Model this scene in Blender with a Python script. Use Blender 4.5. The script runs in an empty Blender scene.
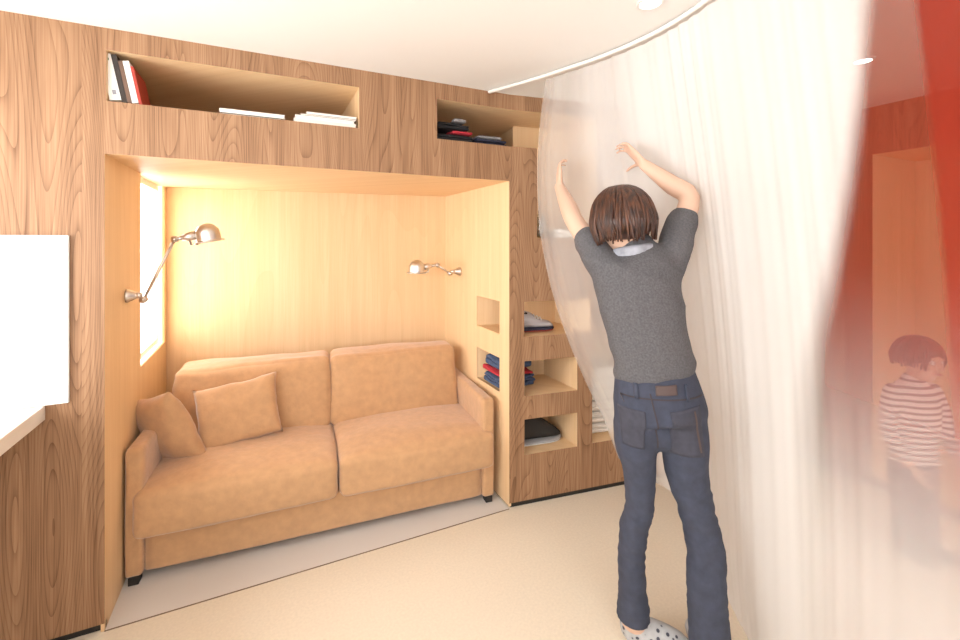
import bpy, bmesh, math, random
from mathutils import Vector, Matrix, noise
from mathutils.bvhtree import BVHTree
random.seed(7)
scene = bpy.context.scene
COL = scene.collection
rad = math.radians

# ------------------------------------------------------------------ frames of reference
YAW = rad(25.9)                                   # the camera looks 25.9 deg right of the wall's normal
FX, FY = math.sin(YAW), math.cos(YAW)
def W(l, d, h):                                   # metres right of / ahead of the photographer, height
    return Vector((FX*d + FY*l, FY*d - FX*l, h))
CEIL = 2.32
YA = 2.17                                         # front of the sofa wall
PB = Vector((1.236, 2.17, 0)); TB = rad(7.8)      # the shelf block turns 7.8 deg from the sofa wall
DB = Vector((math.cos(TB), -math.sin(TB), 0)); NB = Vector((math.sin(TB), math.cos(TB), 0))
def Bp(s, o, z): return PB + DB*s + NB*o + Vector((0, 0, z))
def Ap(u, o, z): return Vector((u, YA+o, z))
def Afr(u, o, z): return Ap(u, o-.0015, z)
def Bfr(u, o, z): return Bp(u, o-.0015, z)

# ------------------------------------------------------------------ materials
def new_mat(name):
    m = bpy.data.materials.new(name); m.use_nodes = True
    nt = m.node_tree; b = nt.nodes['Principled BSDF']
    return m, nt, b
def N(nt, t, **kw):
    n = nt.nodes.new(t)
    for k, v in kw.items(): setattr(n, k, v)
    return n
def ramp(nt, stops):
    r = N(nt, 'ShaderNodeValToRGB'); e = r.color_ramp.elements
    while len(e) < len(stops): e.new(.5)
    for el, (p, c) in zip(e, stops): el.position = p; el.color = (*c, 1)
    return r
def math_node(nt, op, a, b=None):
    n = N(nt, 'ShaderNodeMath', operation=op)
    for i, v in enumerate((a, b)):
        if v is None: continue
        if isinstance(v, (int, float)): n.inputs[i].default_value = v
        else: nt.links.new(v, n.inputs[i])
    return n.outputs[0]
def simple(name, col, rough=.6, metal=0, noise_amt=0, nscale=40, bump=0, bscale=200, spec=None, sheen=0):
    m, nt, b = new_mat(name)
    b.inputs['Base Color'].default_value = (*col, 1); b.inputs['Roughness'].default_value = rough
    b.inputs['Metallic'].default_value = metal
    if spec is not None: b.inputs['Specular IOR Level'].default_value = spec
    if sheen: b.inputs['Sheen Weight'].default_value = sheen
    tc = N(nt, 'ShaderNodeTexCoord')
    if noise_amt:
        n = N(nt, 'ShaderNodeTexNoise'); n.inputs['Scale'].default_value = nscale; n.inputs['Detail'].default_value = 4
        nt.links.new(tc.outputs['Object'], n.inputs['Vector'])
        lo = tuple(max(0, c*(1-noise_amt)) for c in col); hi = tuple(min(1, c*(1+noise_amt)) for c in col)
        r = ramp(nt, [(.3, lo), (.7, hi)])
        nt.links.new(n.outputs['Fac'], r.inputs['Fac']); nt.links.new(r.outputs['Color'], b.inputs['Base Color'])
    if bump:
        n2 = N(nt, 'ShaderNodeTexNoise'); n2.inputs['Scale'].default_value = bscale; n2.inputs['Detail'].default_value = 3
        nt.links.new(tc.outputs['Object'], n2.inputs['Vector'])
        bp = N(nt, 'ShaderNodeBump'); bp.inputs['Strength'].default_value = bump; bp.inputs['Distance'].default_value = .004
        nt.links.new(n2.outputs['Fac'], bp.inputs['Height']); nt.links.new(bp.outputs['Normal'], b.inputs['Normal'])
    return m

def wood(name, cols, leaf, contour, zs, fibre, rough, kw):
    """veneer with upright grain: contour lines of a stretched noise (cathedrals) plus fine fibres"""
    m, nt, b = new_mat(name)
    g = N(nt, 'ShaderNodeNewGeometry'); s = N(nt, 'ShaderNodeSeparateXYZ'); nt.links.new(g.outputs['Position'], s.inputs[0])
    u = math_node(nt, 'ADD', s.outputs[0], s.outputs[1]); z = s.outputs[2]
    lf = math_node(nt, 'FLOOR', math_node(nt, 'DIVIDE', u, leaf))
    def vec(a, bz, c):
        v = N(nt, 'ShaderNodeCombineXYZ')
        for i, q in enumerate((a, bz, c)): nt.links.new(q, v.inputs[i])
        return v.outputs[0]
    off = math_node(nt, 'MULTIPLY', lf, 3.71)
    n1 = N(nt, 'ShaderNodeTexNoise'); n1.inputs['Scale'].default_value = 1; n1.inputs['Detail'].default_value = 0; n1.inputs['Roughness'].default_value = .3
    nt.links.new(vec(math_node(nt, 'MULTIPLY', u, 6.0), off, math_node(nt, 'MULTIPLY', z, zs)), n1.inputs['Vector'])
    k = math_node(nt, 'FRACT', math_node(nt, 'MULTIPLY', n1.outputs['Fac'], contour))
    k = math_node(nt, 'SUBTRACT', 1, math_node(nt, 'POWER', k, 5.0))     # thin dark growth lines that fade inwards
    n2 = N(nt, 'ShaderNodeTexNoise'); n2.inputs['Scale'].default_value = 1; n2.inputs['Detail'].default_value = 4
    nt.links.new(vec(math_node(nt, 'MULTIPLY', u, 190), off, math_node(nt, 'MULTIPLY', z, 3.5)), n2.inputs['Vector'])
    n3 = N(nt, 'ShaderNodeTexNoise'); n3.inputs['Scale'].default_value = 1; n3.inputs['Detail'].default_value = 2
    nt.links.new(vec(math_node(nt, 'MULTIPLY', u, 22), off, math_node(nt, 'MULTIPLY', z, .7)), n3.inputs['Vector'])
    t = math_node(nt, 'ADD', math_node(nt, 'MULTIPLY', k, kw),
                  math_node(nt, 'ADD', math_node(nt, 'MULTIPLY', n2.outputs['Fac'], fibre), math_node(nt, 'MULTIPLY', n3.outputs['Fac'], 1-kw-fibre)))
    r = ramp(nt, [(.34, cols[0]), (.54, cols[1]), (.72, cols[2])])
    nt.links.new(t, r.inputs['Fac']); nt.links.new(r.outputs['Color'], b.inputs['Base Color'])
    b.inputs['Roughness'].default_value = rough
    b.inputs['Specular IOR Level'].default_value = .3
    return m

M = {}
M['walnut'] = wood('walnut_veneer', [(.175,.086,.043), (.335,.184,.099), (.46,.272,.155)], .31, 34, .75, .44, .5, .17)
M['ply'] = wood('birch_plywood', [(.78,.54,.30), (.84,.59,.345), (.88,.645,.40)], .61, 6, .5, .4, .5, .10)
M['white_wall'] = simple('white_paint', (.86,.84,.80), .8, bump=.05)
M['ceiling'] = simple('ceiling_paint', (.92,.90,.87), .85, bump=.04)
M['carpet'] = simple('cream_carpet', (.84,.75,.61), .95, noise_amt=.04, nscale=90, bump=.25, bscale=500)
M['lino'] = simple('pale_lino', (.75,.71,.67), .45)
M['black'] = simple('black_plastic', (.015,.013,.012), .5)
M['groove'] = simple('dark_gap', (.22,.15,.09), .9)
M['suede'] = simple('tan_suede', (.56,.325,.165), .85, noise_amt=.075, nscale=24, bump=.5, bscale=45, sheen=.45)
M['nickel'] = simple('brushed_nickel', (.68,.64,.60), .36, 1)
M['white_gloss'] = simple('white_glass', (.88,.86,.80), .12)
M['glass_edge'] = simple('glass_edge', (.90,.95,.95), .15)
M['worktop'] = simple('white_worktop', (.90,.84,.76), .35)
M['white_plastic'] = simple('white_plastic', (.92,.90,.86), .4)
M['paper'] = simple('paper_pages', (.88,.84,.76), .9, noise_amt=.04, nscale=300)
M['white_card'] = simple('white_card', (.90,.89,.86), .5)
M['dark_card'] = simple('dark_card', (.035,.025,.02), .5)
M['brown_card'] = simple('brown_card', (.16,.09,.06), .5)
M['red_card'] = simple('red_card', (.45,.05,.03), .5)
M['grey_card'] = simple('grey_card', (.30,.26,.25), .5)
M['green_ink'] = simple('green_ink', (.05,.16,.07), .5)
M['grey_ink'] = simple('grey_ink', (.30,.30,.34), .5)
M['black_cloth'] = simple('black_cloth', (.018,.017,.02), .9, bump=.3)
M['navy_cloth'] = simple('navy_cloth', (.03,.032,.06), .9, noise_amt=.2, bump=.3)
M['grey_cloth'] = simple('grey_cloth', (.25,.24,.25), .9, noise_amt=.2, bump=.3)
M['red_cloth'] = simple('red_cloth', (.50,.03,.05), .85, bump=.3)
M['white_cloth'] = simple('white_cloth', (.85,.82,.78), .9, bump=.4, bscale=150)
M['denim'] = simple('blue_denim', (.065,.10,.19), .9, noise_amt=.25, nscale=60, bump=.3)
M['sneaker'] = simple('pale_grey_mesh', (.52,.50,.53), .7, bump=.3)
M['rubber_red'] = simple('red_rubber', (.45,.07,.05), .6)
M['sole_white'] = simple('white_rubber', (.82,.80,.77), .6)
M['shoe_black'] = simple('black_felt', (.03,.027,.025), .9, bump=.4)
M['sole_grey'] = simple('grey_felt', (.36,.36,.37), .9, bump=.3)
M['skin'] = simple('skin', (.70,.46,.34), .5)
M['jeans'] = simple('slate_blue_jeans', (.047,.054,.083), .9, noise_amt=.16, nscale=30, bump=.3, bscale=300)
M['seam'] = simple('jeans_stitching', (.055,.042,.046), .9)
M['leather'] = simple('brown_leather', (.085,.055,.05), .6)
M['pocket'] = simple('pocket_denim', (.052,.053,.073), .9, noise_amt=.12, nscale=50, bump=.3, bscale=300)
M['sweater'] = simple('charcoal_knit', (.108,.104,.111), .95, noise_amt=.22, nscale=160, bump=.4, bscale=220)
M['collar'] = simple('pale_blue_cotton', (.36,.37,.42), .85, noise_amt=.3, nscale=30)
M['eye'] = simple('eye_white', (.8,.78,.75), .2)
M['iris'] = simple('dark_iris', (.06,.035,.02), .2)
M['lip'] = simple('lips', (.52,.22,.18), .5)
M['trouser'] = simple('dark_trousers', (.06,.045,.05), .9)
M['child_shoe'] = simple('dark_shoe', (.05,.035,.03), .7)

def hair_mat(name, a, b_, c):
    m, nt, b = new_mat(name)
    tc = N(nt, 'ShaderNodeTexCoord'); mp = N(nt, 'ShaderNodeMapping'); mp.inputs['Scale'].default_value = (90, 90, 9)
    n = N(nt, 'ShaderNodeTexNoise'); n.inputs['Scale'].default_value = 1; n.inputs['Detail'].default_value = 3
    nt.links.new(tc.outputs['Object'], mp.inputs[0]); nt.links.new(mp.outputs[0], n.inputs['Vector'])
    r = ramp(nt, [(.3, a), (.5, b_), (.72, c)]); nt.links.new(n.outputs['Fac'], r.inputs['Fac'])
    nt.links.new(r.outputs['Color'], b.inputs['Base Color']); b.inputs['Roughness'].default_value = .42
    return m
M['hair'] = hair_mat('chestnut_hair', (.018,.007,.005), (.058,.021,.011), (.14,.052,.024))
M['child_hair'] = hair_mat('dark_hair', (.03,.015,.01), (.06,.03,.02), (.1,.05,.03))

def stripes(name, a, b_, per):
    m, nt, b = new_mat(name)
    g = N(nt, 'ShaderNodeNewGeometry'); s = N(nt, 'ShaderNodeSeparateXYZ'); nt.links.new(g.outputs['Position'], s.inputs[0])
    f = math_node(nt, 'FRACT', math_node(nt, 'DIVIDE', s.outputs[2], per))
    r = ramp(nt, [(.0, a), (.58, b_)]); r.color_ramp.interpolation = 'CONSTANT'
    nt.links.new(f, r.inputs['Fac']); nt.links.new(r.outputs['Color'], b.inputs['Base Color']); b.inputs['Roughness'].default_value = .9
    return m
M['stripes'] = stripes('striped_jersey', (.80,.74,.70), (.16,.07,.08), .028)

def spotted(name):
    m, nt, b = new_mat(name)
    tc = N(nt, 'ShaderNodeTexCoord'); v = N(nt, 'ShaderNodeTexVoronoi'); v.inputs['Scale'].default_value = 42
    nt.links.new(tc.outputs['Object'], v.inputs['Vector'])
    r = ramp(nt, [(.0, (.06,.06,.08)), (.22, (.06,.06,.08)), (.30, (.45,.45,.46)), (1, (.56,.56,.56))])
    nt.links.new(v.outputs['Distance'], r.inputs['Fac']); nt.links.new(r.outputs['Color'], b.inputs['Base Color']); b.inputs['Roughness'].default_value = .95
    return m
M['sock'] = spotted('spotted_grey_knit')

def glassy(name, tint, trans):
    m = bpy.data.materials.new(name); m.use_nodes = True; nt = m.node_tree
    nt.nodes.remove(nt.nodes['Principled BSDF']); out = nt.nodes['Material Output']
    t = N(nt, 'ShaderNodeBsdfTransparent'); t.inputs[0].default_value = (*tint, 1)
    g = N(nt, 'ShaderNodeBsdfGlossy'); g.inputs['Roughness'].default_value = .03
    mx = N(nt, 'ShaderNodeMixShader'); mx.inputs[0].default_value = 1-trans
    nt.links.new(t.outputs[0], mx.inputs[1]); nt.links.new(g.outputs[0], mx.inputs[2]); nt.links.new(mx.outputs[0], out.inputs[0])
    return m
M['pane'] = glassy('window_glass', (1, 1, 1), .94)
M['jar'] = glassy('jar_glass', (.86, .86, .85), .82)

def sheer(name, col, trans_col, share=.38):
    """curtain cloth: the point attribute 'weave' says how closely the threads lie"""
    m = bpy.data.materials.new(name); m.use_nodes = True; nt = m.node_tree
    nt.nodes.remove(nt.nodes['Principled BSDF']); out = nt.nodes['Material Output']
    a = N(nt, 'ShaderNodeAttribute', attribute_name='weave')
    d = N(nt, 'ShaderNodeBsdfDiffuse'); d.inputs[0].default_value = (*col, 1)
    t = N(nt, 'ShaderNodeBsdfTranslucent'); t.inputs[0].default_value = (*trans_col, 1)
    c = N(nt, 'ShaderNodeMixShader'); c.inputs[0].default_value = share
    nt.links.new(d.outputs[0], c.inputs[1]); nt.links.new(t.outputs[0], c.inputs[2])
    tr = N(nt, 'ShaderNodeBsdfTransparent'); mx = N(nt, 'ShaderNodeMixShader')
    nt.links.new(a.outputs['Fac'], mx.inputs[0]); nt.links.new(tr.outputs[0], mx.inputs[1]); nt.links.new(c.outputs[0], mx.inputs[2])
    nt.links.new(mx.outputs[0], out.inputs[0])
    return m
M['white_sheer'] = sheer('white_voile', (.90,.885,.87), (.90,.885,.87))
M['red_sheer'] = sheer('red_voile', (.34,.034,.020), (.52,.075,.045), .62)

def emit(name, col, s):
    m = bpy.data.materials.new(name); m.use_nodes = True; nt = m.node_tree
    nt.nodes.remove(nt.nodes['Principled BSDF'])
    e = N(nt, 'ShaderNodeEmission'); e.inputs[0].default_value = (*col, 1); e.inputs[1].default_value = s
    nt.links.new(e.outputs[0], nt.nodes['Material Output'].inputs[0]); return m
M['lamp_on'] = emit('downlight_glow', (1, .97, .9), 14)

# ------------------------------------------------------------------ object helpers
def link_mesh(name, bm, mat, parent=None, smooth=False, recalc=True):
    if recalc: bmesh.ops.recalc_face_normals(bm, faces=bm.faces)
    me = bpy.data.meshes.new(name); bm.to_mesh(me); bm.free()
    o = bpy.data.objects.new(name, me); COL.objects.link(o)
    if mat: me.materials.append(mat)
    if smooth:
        for p in me.polygons: p.use_smooth = True
    if parent is not None:
        o.parent = parent
        if parent.get('_world'): o.matrix_parent_inverse = Matrix.Translation(parent.location).inverted()
    return o
def tag(o, label=None, cat=None, group=None, kind=None):
    if label: o['label'] = label
    if cat: o['category'] = cat
    if group: o['group'] = group
    if kind: o['kind'] = kind
    return o
def thing(name, label, cat, loc=(0, 0, 0), rz=0, group=None, world=False):
    o = bpy.data.objects.new(name, None); COL.objects.link(o); o.empty_display_size = .1
    o.location = loc; o.rotation_euler = (0, 0, rz)
    if world: o['_world'] = 1
    return tag(o, label, cat, group)
def struct(name, bm, mat, parent=None):
    o = link_mesh(name, bm, mat, parent)
    if parent is None: o['kind'] = 'structure'
    return o
def box(bm, x0, x1, y0, y1, z0, z1, f=None, bev=0):
    f = f or (lambda x, y, z: Vector((x, y, z)))
    t = bmesh.new()
    vs = [t.verts.new((x, y, z)) for x in (x0, x1) for y in (y0, y1) for z in (z0, z1)]
    for q in ((0,1,3,2),(4,6,7,5),(0,4,5,1),(2,3,7,6),(0,2,6,4),(1,5,7,3)): t.faces.new([vs[i] for i in q])
    if bev: bmesh.ops.bevel(t, geom=list(t.edges), offset=bev, segments=2, affect='EDGES', profile=.5)
    off = {v: bm.verts.new(f(*v.co)) for v in t.verts}
    for fc in t.faces: bm.faces.new([off[v] for v in fc.verts])
    t.free()
def bx(*a, **k):
    bm = bmesh.new(); box(bm, *a, **k); return bm
def slab(bm, pts, z0, z1):                        # upright prism on a plan polygon
    lo = [bm.verts.new((p[0], p[1], z0)) for p in pts]; hi = [bm.verts.new((p[0], p[1], z1)) for p in pts]
    bm.faces.new(lo); bm.faces.new(hi); n = len(pts)
    for i in range(n): bm.faces.new([lo[i], lo[(i+1) % n], hi[(i+1) % n], hi[i]])
def panel(f, u0, u1, z0, z1, holes, th):
    """a board with rectangular openings, one closed mesh; f(u, offset, z) places it"""
    us = sorted({u0, u1, *[min(max(h[i], u0), u1) for h in holes for i in (0, 1)]})
    zs = sorted({z0, z1, *[min(max(h[i], z0), z1) for h in holes for i in (2, 3)]})
    bm = bmesh.new(); V = {}
    def vert(i, j, k):
        if (i, j, k) not in V: V[i, j, k] = bm.verts.new(f(us[i], th*k, zs[j]))
        return V[i, j, k]
    def solid(i, j):
        if i < 0 or j < 0 or i >= len(us)-1 or j >= len(zs)-1: return False
        a, c = (us[i]+us[i+1])/2, (zs[j]+zs[j+1])/2
        return not any(h[0] < a < h[1] and h[2] < c < h[3] for h in holes)
    for i in range(len(us)-1):
        for j in range(len(zs)-1):
            if not solid(i, j): continue
            for k in (0, 1): bm.faces.new([vert(i, j, k), vert(i+1, j, k), vert(i+1, j+1, k), vert(i, j+1, k)])
            for di, dj, a, b in ((-1,0,(i,j),(i,j+1)), (1,0,(i+1,j),(i+1,j+1)), (0,-1,(i,j),(i+1,j)), (0,1,(i,j+1),(i+1,j+1))):
                if not solid(i+di, j+dj): bm.faces.new([vert(*a, 0), vert(*b, 0), vert(*b, 1), vert(*a, 1)])
    return bm
def liner(f, u0, u1, z0, z1, o0, o1, t=.012, left=True, right=True):
    """open-fronted plywood box"""
    bm = bmesh.new()
    box(bm, u0-t, u1+t, o0, o1, z0-t, z0, f); box(bm, u0-t, u1+t, o0, o1, z1, z1+t, f)
    box(bm, u0-t, u1+t, o1, o1+t, z0-t, z1+t, f)
    if left: box(bm, u0-t, u0, o0, o1, z0, z1, f)
    if right: box(bm, u1, u1+t, o0, o1, z0, z1, f)
    return bm
def ring_frame(axis, side):
    a = axis.normalized(); s = (side - a*side.dot(a)).normalized(); return s, a.cross(s)
def loft(bm, rows, side, n=18, caps=True, flat_end=False):
    """rows: (centre, half width along side, half depth); rounded ends"""
    rows = [(Vector(c), a, b) for c, a, b in rows]
    if caps:
        d0 = (rows[0][0]-rows[1][0]).normalized(); d1 = (rows[-1][0]-rows[-2][0]).normalized()
        c, a, b = rows[0]; e, g, h = rows[-1]; r0, r1 = min(a, b), min(g, h)
        pre = [(c+d0*r0*math.sin(t), a*math.cos(t), b*math.cos(t)) for t in (1.35, .95, .5)]
        post = [(e+d1*r1*math.sin(t), g*math.cos(t), h*math.cos(t)) for t in (.5, .95, 1.35)]
        rows = pre+rows+(post if not flat_end else [])
    R = []
    for i, (c, a, b) in enumerate(rows):
        ax = rows[min(i+1, len(rows)-1)][0]-rows[max(i-1, 0)][0]
        s, t = ring_frame(ax, side)
        R.append([bm.verts.new(c+s*a*math.cos(2*math.pi*k/n)+t*b*math.sin(2*math.pi*k/n)) for k in range(n)])
    for A, B in zip(R, R[1:]):
        for k in range(n): bm.faces.new([A[k], A[(k+1) % n], B[(k+1) % n], B[k]])
    bm.faces.new(R[0][::-1]); bm.faces.new(R[-1])
def spline(rows, per=4):                          # smooth the row list
    out = []; L = len(rows)
    for i in range(L-1):
        p = [rows[max(i-1, 0)], rows[i], rows[i+1], rows[min(i+2, L-1)]]
        for k in range(per):
            t = k/per
            def cr(a, b, c, d): return .5*((2*b)+(c-a)*t+(2*a-5*b+4*c-d)*t*t+(3*b-a-3*c+d)*t**3)
            out.append((cr(*[Vector(q[0]) for q in p]), cr(*[q[1] for q in p]), cr(*[q[2] for q in p])))
    out.append((Vector(rows[-1][0]), rows[-1][1], rows[-1][2])); return out
def tube(bm, pts, r, n=10):
    pts = [Vector(p) for p in pts]
    rs = r if isinstance(r, (list, tuple)) else [r]*len(pts)
    d = pts[-1]-pts[0]; side = Vector((1, 0, 0)) if abs(d.normalized().x) < .8 else Vector((0, 0, 1))
    loft(bm, [(p, q, q) for p, q in zip(pts, rs)], side, n, caps=False)
def lathe(bm, prof, mat, n=28):                   # profile (radius, height) turned about local z
    R = []
    for r, h in prof:
        R.append([bm.verts.new(mat @ Vector((r*math.cos(2*math.pi*k/n), r*math.sin(2*math.pi*k/n), h))) for k in range(n)] if r > 1e-6 else [bm.verts.new(mat @ Vector((0, 0, h)))])
    for A, B in zip(R, R[1:]):
        for k in range(n):
            a = [A[k % len(A)], A[(k+1) % len(A)], B[(k+1) % len(B)], B[k % len(B)]]
            q = []
            for v in a:
                if v not in q: q.append(v)
            if len(q) > 2: bm.faces.new(q)
def aim(p, d):                                    # matrix with local z along d at p
    return Matrix.Translation(p) @ Vector(d).to_track_quat('Z', 'Y').to_matrix().to_4x4()
def sphere(bm, c, r, sc=(1, 1, 1), n=16):
    bmesh.ops.create_uvsphere(bm, u_segments=n, v_segments=n//2+2, radius=r, matrix=Matrix.Translation(c) @ Matrix.Diagonal((*sc, 1)))
def fuse(name, bm, mat, voxel, parent=None, smooth_it=4, fac=.5):
    """melt overlapping closed shapes into one continuous surface"""
    o = link_mesh(name, bm, mat, None)
    rm = o.modifiers.new('r', 'REMESH'); rm.mode = 'VOXEL'; rm.voxel_size = voxel
    if smooth_it:
        sm = o.modifiers.new('s', 'SMOOTH'); sm.iterations = smooth_it; sm.factor = fac
    dg = bpy.context.evaluated_depsgraph_get(); dg.update()
    me = bpy.data.meshes.new_from_object(o.evaluated_get(dg)); old = o.data
    o.modifiers.clear(); o.data = me; me.name = name; bpy.data.meshes.remove(old)
    if not me.materials: me.materials.append(mat)
    for p in me.polygons: p.use_smooth = True
    if parent is not None:
        o.parent = parent
        if parent.get('_world'): o.matrix_parent_inverse = Matrix.Translation(parent.location).inverted()
    return o
def world_bvh(o):
    return BVHTree.FromPolygons([v.co.copy() for v in o.data.vertices], [tuple(p.vertices) for p in o.data.polygons])
def patch(name, target, corners, direction, mat, parent, off=.004, n=14, th=.004):
    """a piece of cloth laid on the surface of another"""
    bvh = world_bvh(target); d = Vector(direction).normalized(); bm = bmesh.new(); G = []
    a, b, c, e = [Vector(q) for q in corners]
    for j in range(n+1):
        row = []
        for i in range(n+1):
            u, v = i/n, j/n
            p = a*(1-u)*(1-v)+b*u*(1-v)+c*u*v+e*(1-u)*v
            h = bvh.ray_cast(p-d*.6, d, 2)
            q = h[0]-d*off if h[0] else p
            row.append((bm.verts.new(q), bm.verts.new(q+d*(off+.003))))
        G.append(row)
    for j in range(n):
        for i in range(n):
            for k in (0, 1): bm.faces.new([G[j][i][k], G[j][i+1][k], G[j+1][i+1][k], G[j+1][i][k]])
    for i in range(n):
        for A, B in ((G[0][i], G[0][i+1]), (G[n][i], G[n][i+1]), (G[i][0], G[i+1][0]), (G[i][n], G[i+1][n])):
            bm.faces.new([A[0], B[0], B[1], A[1]])
    return link_mesh(name, bm, mat, parent, True)
def soft_box(x0, x1, y0, y1, z0, z1, r, puff=(0, 0, 0), n=14, wr=0, ws=6, seed=0, post=None):
    """upholstered block: rounded edges, bulging faces, faint creases"""
    bm = bmesh.new(); bmesh.ops.create_cube(bm, size=2)
    bmesh.ops.subdivide_edges(bm, edges=list(bm.edges), cuts=n, use_grid_fill=True)
    hx, hy, hz = (x1-x0)/2, (y1-y0)/2, (z1-z0)/2; c = Vector(((x0+x1)/2, (y0+y1)/2, (z0+z1)/2))
    r = min(r, hx, hy, hz)
    for v in bm.verts:
        u = v.co.copy()
        u = Vector([math.copysign(1-(1-abs(q))**1.35, q) if abs(q) < 1 else q for q in u])
        p = Vector((u.x*hx, u.y*hy, u.z*hz))
        i = Vector((max(-hx+r, min(hx-r, p.x)), max(-hy+r, min(hy-r, p.y)), max(-hz+r, min(hz-r, p.z))))
        d = p-i
        if d.length > 1e-9: p = i+d.normalized()*r
        f = lambda a: max(0, 1-a*a)**.8
        p.x += puff[0]*f(u.y)*f(u.z)*(u.x if abs(u.x) > .5 else 0)
        p.y += puff[1]*f(u.x)*f(u.z)*(u.y if abs(u.y) > .5 else 0)
        p.z += puff[2]*f(u.x)*f(u.y)*(u.z if abs(u.z) > .3 else 0)
        if wr:
            q = (p+c)*ws+Vector((seed*7.3, seed*3.1, 0)); p += noise.noise_vector(q)*wr
            p += noise.noise_vector(Vector((q.x*.7, q.y*2.2, q.z*3.0)))*wr*.55
        v.co = post(p+c) if post else p+c
    return bm

# ------------------------------------------------------------------ the room
XL, XR, YF = -1.35, 3.35, -1.6
o = struct('floor', bx(XL, XR+.6, YF, 3.5, -.06, 0), M['carpet'])
o = struct('floor_alcove', bx(-.551, 1.236, 2.171, 3.4, 0, .0015), M['lino'])
struct('trim_1', bx(-.551, 1.236, 2.166, 2.171, -.02, .0018), M['groove'])
struct('ceiling', bx(XL-.1, XR+.7, YF-.1, 3.5, CEIL, CEIL+.08), M['ceiling'])
def Lp(u, o, z): return Vector((XL-o, u, z))
def Fp(u, o, z): return Vector((u, YF-o, z))
WIN_L = [(-1.45, .05, .96, 2.05), (.25, 1.95, .96, 2.05)]
WIN_F = [(-.5, .75, 1.0, 1.95), (2.2, 2.9, .9, 1.7)]  # second opening is added, unseen, to brighten the floor beyond the curtain
struct('wall_left', panel(Lp, YF-.1, YA+.02, 0, CEIL, WIN_L, .1), M['white_wall'])
struct('wall_front', panel(Fp, XL, XR+.1, 0, CEIL, WIN_F, .1), M['white_wall'])
def window(n, f, u0, u1, z0, z1, bars=1, depth=.07):
    bm = bmesh.new(); t = .035
    box(bm, u0, u0+t, depth-.03, depth+.01, z0, z1, f); box(bm, u1-t, u1, depth-.03, depth+.01, z0, z1, f)
    box(bm, u0+t, u1-t, depth-.03, depth+.01, z0, z0+t, f); box(bm, u0+t, u1-t, depth-.03, depth+.01, z1-t, z1, f)
    for k in range(1, bars):
        c = u0+(u1-u0)*k/bars; box(bm, c-.02, c+.02, depth-.03, depth+.01, z0+t, z1-t, f)
    w = struct(f'window_{n}', bm, M['white_plastic'])
    link_mesh('pane', bx(u0+t, u1-t, depth-.012, depth-.008, z0+t, z1-t, f), M['pane'], w)
def portal(f, u0, u1, z0, z1, inward):
    l = bpy.data.lights.new('daylight', 'AREA'); l.shape = 'RECTANGLE'
    l.cycles.is_portal = True
    o = bpy.data.objects.new('daylight', l); COL.objects.link(o)
    o.location = f((u0+u1)/2, .09, (z0+z1)/2)
    o.rotation_euler = Vector(inward).to_track_quat('-Z', 'Y').to_euler()
    l.size, l.size_y = u1-u0, z1-z0
def ALp(u, o, z): return Vector((-.551-o, u, z))
AW = (2.725, 3.315, .875, 1.838)
window(1, ALp, *AW, depth=.06); portal(ALp, *AW, (1, 0, 0))
for i, w in enumerate(WIN_L): window(i+2, Lp, *w, bars=2); portal(Lp, *w, (1, 0, 0))
for i, w in enumerate(WIN_F): window(i+4, Fp, *w, bars=2); portal(Fp, *w, (0, 1, 0))

# ------------------------------------------------------------------ the walnut wall unit
unit = thing('wall_unit', 'walnut faced built-in wall unit with plywood sofa alcove, upper shelf niches and stepped shelf holes', 'wall unit', (.3, YA, 0), world=True)
ALC = (-.551, 1.236, 0, 1.836); UP = (-.546, .410, 2.040, 2.236); VN = (.806, 1.236, 2.030, 2.236)
TOP = CEIL
grow = lambda hs, g: [(h[0]-g, h[1]+g, h[2]-g, h[3]+g) for h in hs]
def front(name, f, fb, u0, u1, holes, parent):    # walnut veneer on a plywood board
    link_mesh(name, panel(f, u0, u1, .03, TOP, holes, .0013), M['walnut'], parent)
    link_mesh('backing_board', panel(fb, u0, u1, .03, TOP, grow(holes, .0122), .016), M['ply'], parent)
front('front_panel', Afr, Ap, XL, 1.236, [ALC, UP, VN], unit)
VB = (-.02, .17, 2.030, 2.236); JN = (.17, .565, 1.515, 2.2368)
N1 = (.090, .520, .957, 1.155); N2 = (.092, .431, .620, .818); N3 = (.092, .431, .288, .488); N4 = (.531, .93, .293, .909)
BL = 2.13
front('shelf_front', Bfr, Bp, -.0002, BL, [VB, JN, N1, N2, N3, N4], unit)
bm = bmesh.new(); box(bm, XL, -.551, .012, .03, 0, .03, Ap); link_mesh('plinth', bm, M['black'], unit)
bm = bmesh.new(); box(bm, .008, BL, .012, .03, 0, .03, Bp); box(bm, 1.244, 1.256, .025, 1.0, 0, .012, lambda x, y, z: Ap(x, y, z)); link_mesh('plinth', bm, M['black'], unit)
# alcove lining
LYB, RYB = 3.375, 3.145
def Xl(u, o, z): return Vector((-.551-o, u, z))
def Xr(u, o, z): return Vector((1.236+o, u, z))
link_mesh('alcove_side', panel(Xl, YA, LYB, 0, 1.836, [AW], .012), M['ply'], unit)
link_mesh('alcove_side', panel(Xr, YA, 3.16, .012, 1.836, [(2.285, 2.595, .952, 1.148), (2.285, 2.595, .620, .818)], .012), M['ply'], unit)
bm = bmesh.new(); dx, dy = 1.787, RYB-LYB
slab(bm, [(-.60, LYB+.006), (1.26, RYB-.003), (1.26, RYB+.03), (-.60, LYB+.04)], 0, 1.86); link_mesh('alcove_back', bm, M['ply'], unit)
bm = bmesh.new(); slab(bm, [(-.58, YA), (1.245, YA), (1.245, RYB+.02), (-.58, LYB+.03)], 1.836, 1.856); link_mesh('alcove_ceiling', bm, M['ply'], unit)
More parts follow.
